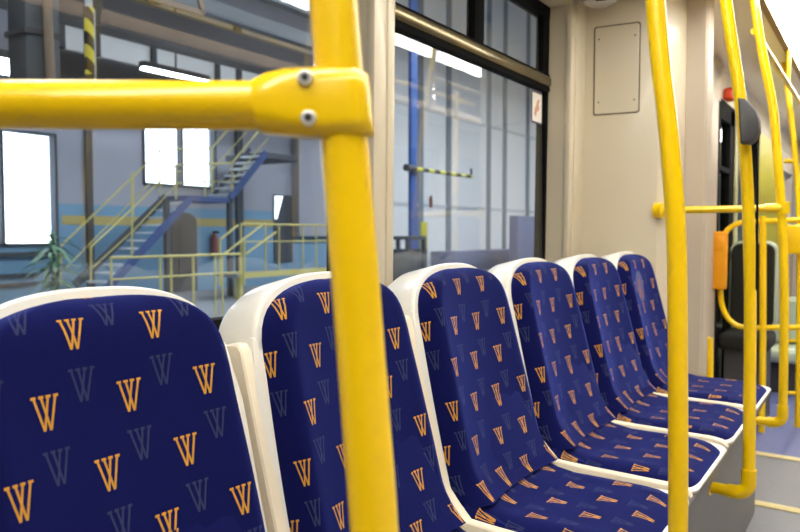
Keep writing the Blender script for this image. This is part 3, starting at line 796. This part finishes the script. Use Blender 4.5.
# hall lamps: two seen strips, then added unseen ones that light the hall
def hall_lamp(label, x, y, X, ln, w=.32):
    p = Q(x, y, X)
    t = thing('hall_lamp', label, 'lamp', p, 'depot strip lamps')
    MB().box((-w / 2, -ln / 2, 0), (w / 2, ln / 2, .12)).build('casing', 'd_beamd', t, False)
    MB().box((-w / 2 + .02, -ln / 2 + .03, -.04), (w / 2 - .02, ln / 2 - .03, 0)).build('tube', 'hall', t, False)
    MB().tube([Vector((0, 0, .12)), Vector((0, 0, 12.5 - p.z))], .02, 6).build('hanger', 'd_beamd', t, False)
hall_lamp('long lit strip lamp just above the horizontal yellow bar', 176, 74.5, -13, 1.75, .2)
hall_lamp('bright lit lamp at the far upper left above the bar', -2, 64, -11, 1.2, .9)
k = 0
for X in (-7.0, -3.8):  # lamps added out of view to brighten the hall walls
    for Y in (3, 8, 13, 18, 23, 28, 34, 41, 49):
        t = thing('hall_lamp', 'added strip lamp under the depot roof, out of view, to light the hall', 'lamp', (X, Y, 8.0), 'depot strip lamps')
        MB().box((-.6, -1.5, 0), (.6, 1.5, .12)).build('casing', 'd_beamd', t, False); MB().box((-.57, -1.45, -.1), (.57, 1.45, 0)).build('tube', 'hall' if Y < 20 else 'hallb', t, False)
        MB().tube([Vector((0, 0, .12)), Vector((0, 0, 4.5))], .02, 6).build('hanger', 'd_beamd', t, False)

# grey duct with brown pipe, hanging striped post
p = Q(34, 40, -8)
t = thing('duct', 'grey vertical duct with a brown pipe at the upper left', 'duct', (p.x, p.y, Q(34, 92, -8).z))
w = abs(Q(50, 40, -8).y - Q(15, 40, -8).y)
MB().box((-.2, -w / 2, 0), (.2, w / 2, 12.5 - t.location.z), .03).build('duct_body', 'd_beam', t)
for z_ in (.6, 1.3, 2.0): MB().box((-.22, -w / 2 - .02, z_), (.22, w / 2 + .02, z_ + .06)).build('flange', 'd_beamd', t, False)
MB().tube([Vector((.25, .05, 0)), Vector((.25, -.03, 3.0)), Vector((.25, -.05, 7))], .05, 10).build('pipe', 'brown', t)
p = Q(90, 75, -7)
t = thing('hanging_post', 'black and yellow striped post hanging near the upper left', 'post', p)
zt_ = Q(89, 8, -7).z - p.z
MB().tube([Vector((0, 0, 0)), Vector((0, 0, zt_))], .05, 12).build('striped_tube', 'haz', t)
MB().tube([Vector((0, 0, zt_)), Vector((0, 0, zt_ + 4))], .04, 10).build('upper_rod', 'ltgrey', t)
MB().tube([Vector((0, .06, -.3)), Vector((0, .06, zt_))], .012, 6).build('cord', 'ltgrey', t)

# blue stairs
SX0, SX1 = -13.6, -12.9
t = thing('stairs', 'blue steel stairs with yellow handrails in the depot behind the first seat', 'stairs', Q(130, 290, -13))
L0 = t.location
def stringer(x0, y0, x1, y1, X, h=.17, mm='st_blue'): return MB().beam(Q(x0, y0, X), Q(x1, y1, X), .05, h).build('stringer', mm, t, False, off=L0)
stringer(100, 296, 190, 199, SX1); stringer(75, 285, 166, 197, SX0, mm='d_dark')
stringer(230, 198, 266, 153, SX1); stringer(214, 194, 250, 149, SX0, .1, 'd_dark')
pa_, pb_ = Q(100, 296, SX1), Q(190, 199, SX1)
n = 12
for k in range(n):
    f_ = (k + .5) / n; p = pa_.lerp(pb_, f_)
    MB().box((SX0, p.y - .14, p.z - .02), (SX1, p.y + .14, p.z + .02)).build('tread', 's_tread', t, False, off=L0)
pa2, pb2 = Q(230, 198, SX1), Q(266, 153, SX1)
for k in range(7):
    f_ = (k + .5) / 7; p = pa2.lerp(pb2, f_)
    MB().box((SX0, p.y - .14, p.z - .02), (SX1, p.y + .14, p.z + .02)).build('tread', 's_tread', t, False, off=L0)
a, b = Q(164, 195, SX1), Q(232, 195, SX1)
MB().box((SX0 - .3, Q(190, 199, SX1).y - .1, a.z - .1), (SX1, b.y, a.z + .02)).build('landing', 'st_blue', t, False, off=L0)
a2 = Q(266, 152, SX1); MB().box((SX0 - .8, a2.y, a2.z - .15), (SX1, a2.y + 1.2, a2.z)).build('landing', 'd_dark', t, False, off=L0)
for x in (168, 231):
    p = Q(x, 199, SX1); MB().box((SX1 - .12, p.y - .05, GZ), (SX1, p.y + .05, p.z)).build('support_post', 'd_dark', t, False, off=L0)
def hand(ptsx, X, posts, r=.02, nm='handrail'):
    mb = MB(); pts = [Q(x, y, X) for x, y in ptsx]; mb.tube(pts, r, 8)
    for (x, ya, yb) in posts: mb.tube([Q(x, ya, X), Q(x, yb, X)], r, 8)
    mb.build(nm, 'r_yel', t, True, off=L0)
hand([(91, 283), (91, 247), (132, 209), (176, 165), (232, 163), (268, 120)], SX1, [(132, 172, 259), (176, 165, 199), (205, 164, 197), (232, 163, 197)])
hand([(92, 268), (134, 230), (178, 183), (232, 181), (268, 138)], SX1, [], .013)
hand([(61, 285), (61, 246), (139, 171), (160, 150), (212, 148), (250, 105)], SX0, [(133, 175, 215), (160, 150, 195), (212, 148, 193)])
hand([(66, 268), (140, 193), (162, 172), (212, 170), (250, 128)], SX0, [], .013)

# arched dark door under the stairs
t = bpy.data.objects.new('door_2', None); COL.objects.link(t); struct(t, 'dark arched doorway under the blue stairs', 'door')
ya, yb = hy(170), hy(195); za_, zb_ = GZ, hz(182, 222); r = (yb - ya) / 2
pl = [(ya, za_), (yb, za_), (yb, zb_)] + [((ya + yb) / 2 + r * math.cos(a), zb_ + .25 * math.sin(a)) for a in [math.pi * k / 10 for k in range(1, 10)]] + [(ya, zb_)]
MB().rings([[Vector((HX + .012, y, z)) for y, z in pl], [Vector((HX + .06, y, z)) for y, z in pl]]).build('leaf', 'd_dark', t, False)
MB().rings([[Vector((HX + .06, y, z)) for y, z in inset(pl, .25)], [Vector((HX + .09, y, z)) for y, z in inset(pl, .25)]]).build('inner_panel', 'd_dark', t, False)
# dark opening with a bright gap
t = bpy.data.objects.new('door_3', None); COL.objects.link(t); struct(t, 'dark opening with a bright gap beside the near pole', 'door')
MB().box((HX + .01, hy(273), hz(280, 262)), (HX + .05, hy(291), hz(280, 195))).build('leaf', 'd_dark', t, False)
mb = MB(); q = [Q(275, 196, HX + .07), Q(283, 196, HX + .07), Q(277, 219, HX + .07), Q(275, 219, HX + .07)]
mb.rings([q, [p + Vector((-.015, 0, 0)) for p in q]]).build('lit_gap', emit('lit_gap', (240, 246, 255), 2.0), t, False)
struct(MB().box((HX, hy(292), hz(310, 236)), (HX + .3, hy(372), hz(310, 120))).build('wall_depot_block', 'd_grey', smooth=False))
# railings
def railing(label, X, x0, x1, yt, ym, yb, posts, extra=None, kick=False):
    a, b = Q(x0, yt, X), Q(x1, yt, X); t = thing('railing', label, 'railing', (X, a.y, Q(x0, yb, X).z), 'yellow depot railings')
    za, zm, zb2 = Q((x0 + x1) / 2, yt, X).z, Q((x0 + x1) / 2, ym, X).z, Q((x0 + x1) / 2, yb, X).z
    l = t.location
    MB().tube([(X, a.y, za), (X, b.y, za)], .023, 8).build('top_rail', 'r_yel', t, off=l)
    MB().tube([(X, a.y, zm), (X, b.y, zm)], .017, 8).build('middle_rail', 'r_yel', t, off=l)
    if kick: MB().box((X - .02, a.y, zb2 - .1), (X + .02, b.y, zb2 + .03)).build('kick_board', 'r_yel', t, False, off=l)
    for x in posts:
        p = Q(x, yt, X); MB().tube([(X, p.y, zb2 if kick else GZ), (X, p.y, za)], .02, 8).build('post', 'r_yel', t, off=l)
    return t
railing('low yellow railing standing before the arched doorway', -10, 110, 240, 256, 276, 300, (111, 160, 171, 193, 215, 222, 240))
t = railing('higher yellow railing on a platform left of the near pole', -11.94, 241, 372, 225, 241, 270, (241, 265, 279, 303, 316, 340, 360), kick=True)
tz = Q(290, 271, -12).z
t = thing('platform', 'raised walkway carrying the higher yellow railing', 'platform', (-13, hy(290), GZ))
yy0, yy1 = Q(236, 270, -12).y, Q(376, 270, -12).y
MB().box((-12.75, yy0, tz - .08), (-11.98, yy1, tz)).build('deck', 'd_floor', t, False, off=t.location)
for yv in (yy0 + .2, (yy0 + yy1) / 2, yy1 - .2): MB().box((-12.2, yv - .06, GZ), (-12.05, yv + .06, tz - .08)).build('leg', 'r_yel', t, False, off=t.location)
t = thing('ramp_rails', 'pair of sloping yellow handrails rising to the platform', 'railing', Q(220, 275, -11.6))
for (x0, y0, x1, y1) in ((220, 240, 238, 225), (222, 256, 246, 237), (243, 240, 262, 225), (246, 254, 276, 232)):
    MB().tube([Q(x0, y0, -11.6), Q(x1, y1, -11.6)], .026, 8).build('sloping_rail', 'r_yel', t, off=t.location)
for (x, ya, yb) in ((220, 240, 285), (244, 240, 285)):
    MB().tube([Q(x, ya, -11.6), Q(x, yb, -11.6)], .026, 8).build('post', 'r_yel', t, off=t.location)

def extinguisher(label, x, y, X, s_):
    p = Q(x, y, X); t = thing('fire_extinguisher', label, 'fire extinguisher', p)
    MB().tube([(0, 0, -.28 * s_), (0, 0, .16 * s_), (0, 0, .24 * s_), (0, 0, .28 * s_)], [.09 * s_, .09 * s_, .05 * s_, .03 * s_], 14).build('cylinder', 'dred', t)
    MB().box((-.03 * s_, -.03 * s_, .27 * s_), (.03 * s_, .12 * s_, .33 * s_), .01).build('valve', 'black', t)
extinguisher('red extinguisher on the blue wall right of the arched doorway', 214.5, 245, HX + .1, 1.15)
extinguisher('red extinguisher beside the blue column, seen through the second window', 431, 202, HX + .07, .75)

# plant
p = Q(54, 292, -9); 
t = thing('potted_plant', 'spiky green plant in front of the left depot window', 'plant', (p.x, p.y, GZ))
MB().tube([(0, 0, 0), (0, 0, .35), (0, 0, .38)], [.16, .22, .22], 16).build('pot', 'pot', t)
mb = MB()
hgt = Q(54, 232, -9).z - GZ
for k in range(60):
    a = random.uniform(0, 6.28); zc = random.uniform(.5 * hgt, hgt * .95); ln = random.uniform(.25, .45); up = random.uniform(-.1, .75)
    d_ = Vector((math.cos(a), math.sin(a), 0)); b0_ = Vector((0, 0, zc)); prev = None
    sd_ = Vector((-d_.y, d_.x, 0))
    for j in range(5):
        f_ = j / 4; c = b0_ + d_ * (ln * f_) + Vector((0, 0, ln * (up * f_ - .6 * f_ * f_))); w = .03 * math.sin(math.pi * (.15 + .85 * f_)) + .002
        cur = (mb.bm.verts.new(c + sd_ * w), mb.bm.verts.new(c + Vector((0, 0, -.008))), mb.bm.verts.new(c - sd_ * w))
        if prev:
            mb.bm.faces.new((prev[0], prev[1], cur[1], cur[0])); mb.bm.faces.new((prev[1], prev[2], cur[2], cur[1]))
        prev = cur
mb.build('foliage', 'leaf', t)
MB().tube([(0, 0, .3), (.02, .02, hgt * .6), (0, 0, hgt)], [.05, .045, .03], 10).build('stem', 'leaf', t)

# things seen through the second window
p = Q(413, 200, -11); w = abs(Q(417, 200, -11).y - Q(410.5, 200, -11).y)
o = MB().box((-.05, -w / 2, 0), (.05, w / 2, 12.5 - GZ), .01).build('depot_column', 's_blue'); o.location = (p.x, p.y, GZ)
struct(tag(o, 'blue steel column seen through the second window', 'column'))
a, b = Q(410, 168, -10.83), Q(472, 168, -10.83)
t = thing('barrier_bar', 'horizontal black and yellow striped bar on the blue column', 'barrier', a)
MB().tube([Vector(), Vector((0, b.y - a.y, 0))], .055, 12).build('striped_bar', 'hazh', t)
MB().tube([Vector((0, -.2, 0)), Vector((0, .15, 0))], .1, 14).box((-.119, -.1, -.06), (-.05, .1, .06)).build('pivot', 'dgrey', t)
MB().tube([Vector((0, b.y - a.y - .05, 0)), Vector((0, b.y - a.y - .05, .25))], .04, 10).build('end_hook', 'dgrey', t)
a, b = Q(518, 256, -12), Q(546, 217, -12)
t = thing('cabinet', 'blue grey cabinet low at the far edge of the second window', 'cabinet', (-12.2, (a.y + b.y) / 2, GZ))
MB().box((-.2, -(b.y - a.y) / 2, .1), (.2, (b.y - a.y) / 2, b.z - GZ), .02).build('body', 'cab', t)
for s_ in (-1, 1): MB().box((.2, -.01 if s_ > 0 else -(b.y - a.y) / 2 + .03, .15), (.22, (b.y - a.y) / 2 - .03 if s_ > 0 else .01, b.z - GZ - .04), .005).build('door', 'cab', t)
MB().box((-.18, -(b.y - a.y) / 2 + .05, 0), (.18, (b.y - a.y) / 2 - .05, .1)).build('plinth', 'd_dark', t, False)
a, b = Q(421, 252, -11), Q(427, 222, -11)
t = thing('sign_board', 'narrow yellow board beside the blue column', 'sign', (-11, (a.y + b.y) / 2, GZ))
hw = (b.y - a.y) / 2
MB().box((-.02, -hw, a.z - GZ), (.02, hw, b.z - GZ), .005).build('board', 'olive', t)
for s_ in (-1, 1): MB().tube([(0, s_ * hw * .7, 0), (0, s_ * hw * .7, a.z - GZ + .1)], .03, 8).build('leg', 'd_dark', t)
a, b = Q(393, 262, -9), Q(412, 236, -9)
t = thing('workbench', 'dark workbench left of the blue column', 'bench', (-9, (a.y + b.y) / 2, GZ))
hw = (b.y - a.y) / 2; hh = b.z - GZ
MB().box((-.4, -hw, hh - .08), (.4, hw, hh), .01).build('worktop', 'd_dark', t)
MB().box((-.38, -hw + .1, .2), (.3, hw - .1, hh - .3)).build('shelf_box', 'd_dark', t, False)
for sx in (-.36, .36):
    for sy in (-hw + .05, hw - .05): MB().box((sx - .04, sy - .04, 0), (sx + .04, sy + .04, hh - .08)).build('leg', 'd_dark', t, False)
t = tag(MB().box((HX + .05, Q(430, 250).y, GZ), (HX + 1.2, 58, hz(470, 250)), .02).build('plinth_ledge', 'cab'), 'blue grey ledge along the foot of the pale depot wall', 'ledge')

# ------------------------------------------------------------------ world, camera
w = bpy.data.worlds.new('World'); S.world = w; w.use_nodes = True
bg = w.node_tree.nodes['Background']; bg.inputs[0].default_value = (.86, .94, 1, 1); bg.inputs[1].default_value = 6.0
cam = bpy.data.cameras.new('camera'); co = bpy.data.objects.new('camera', cam); COL.objects.link(co)
cam.sensor_width = 36; cam.lens = 36 * F / 800
R3 = Matrix((RGT, UPV, -FWD)).transposed()
co.matrix_world = Matrix.Translation(CAMP) @ R3.to_4x4()
cam.clip_start = .02; cam.clip_end = 200
cam.dof.use_dof = True; cam.dof.focus_distance = 1.25; cam.dof.aperture_fstop = 6.0
S.camera = co
vs = S.view_settings; vs.view_transform = 'Standard'; vs.look = 'None'; vs.gamma = 1; vs.exposure = 0
try: vs.use_curve_mapping = False
except Exception: pass
try:
    S.cycles.use_denoising = True; S.cycles.max_bounces = 8; S.cycles.transparent_max_bounces = 16; S.cycles.sample_clamp_indirect = 8
    S.cycles.caustics_reflective = False; S.cycles.caustics_refractive = False
except Exception: pass
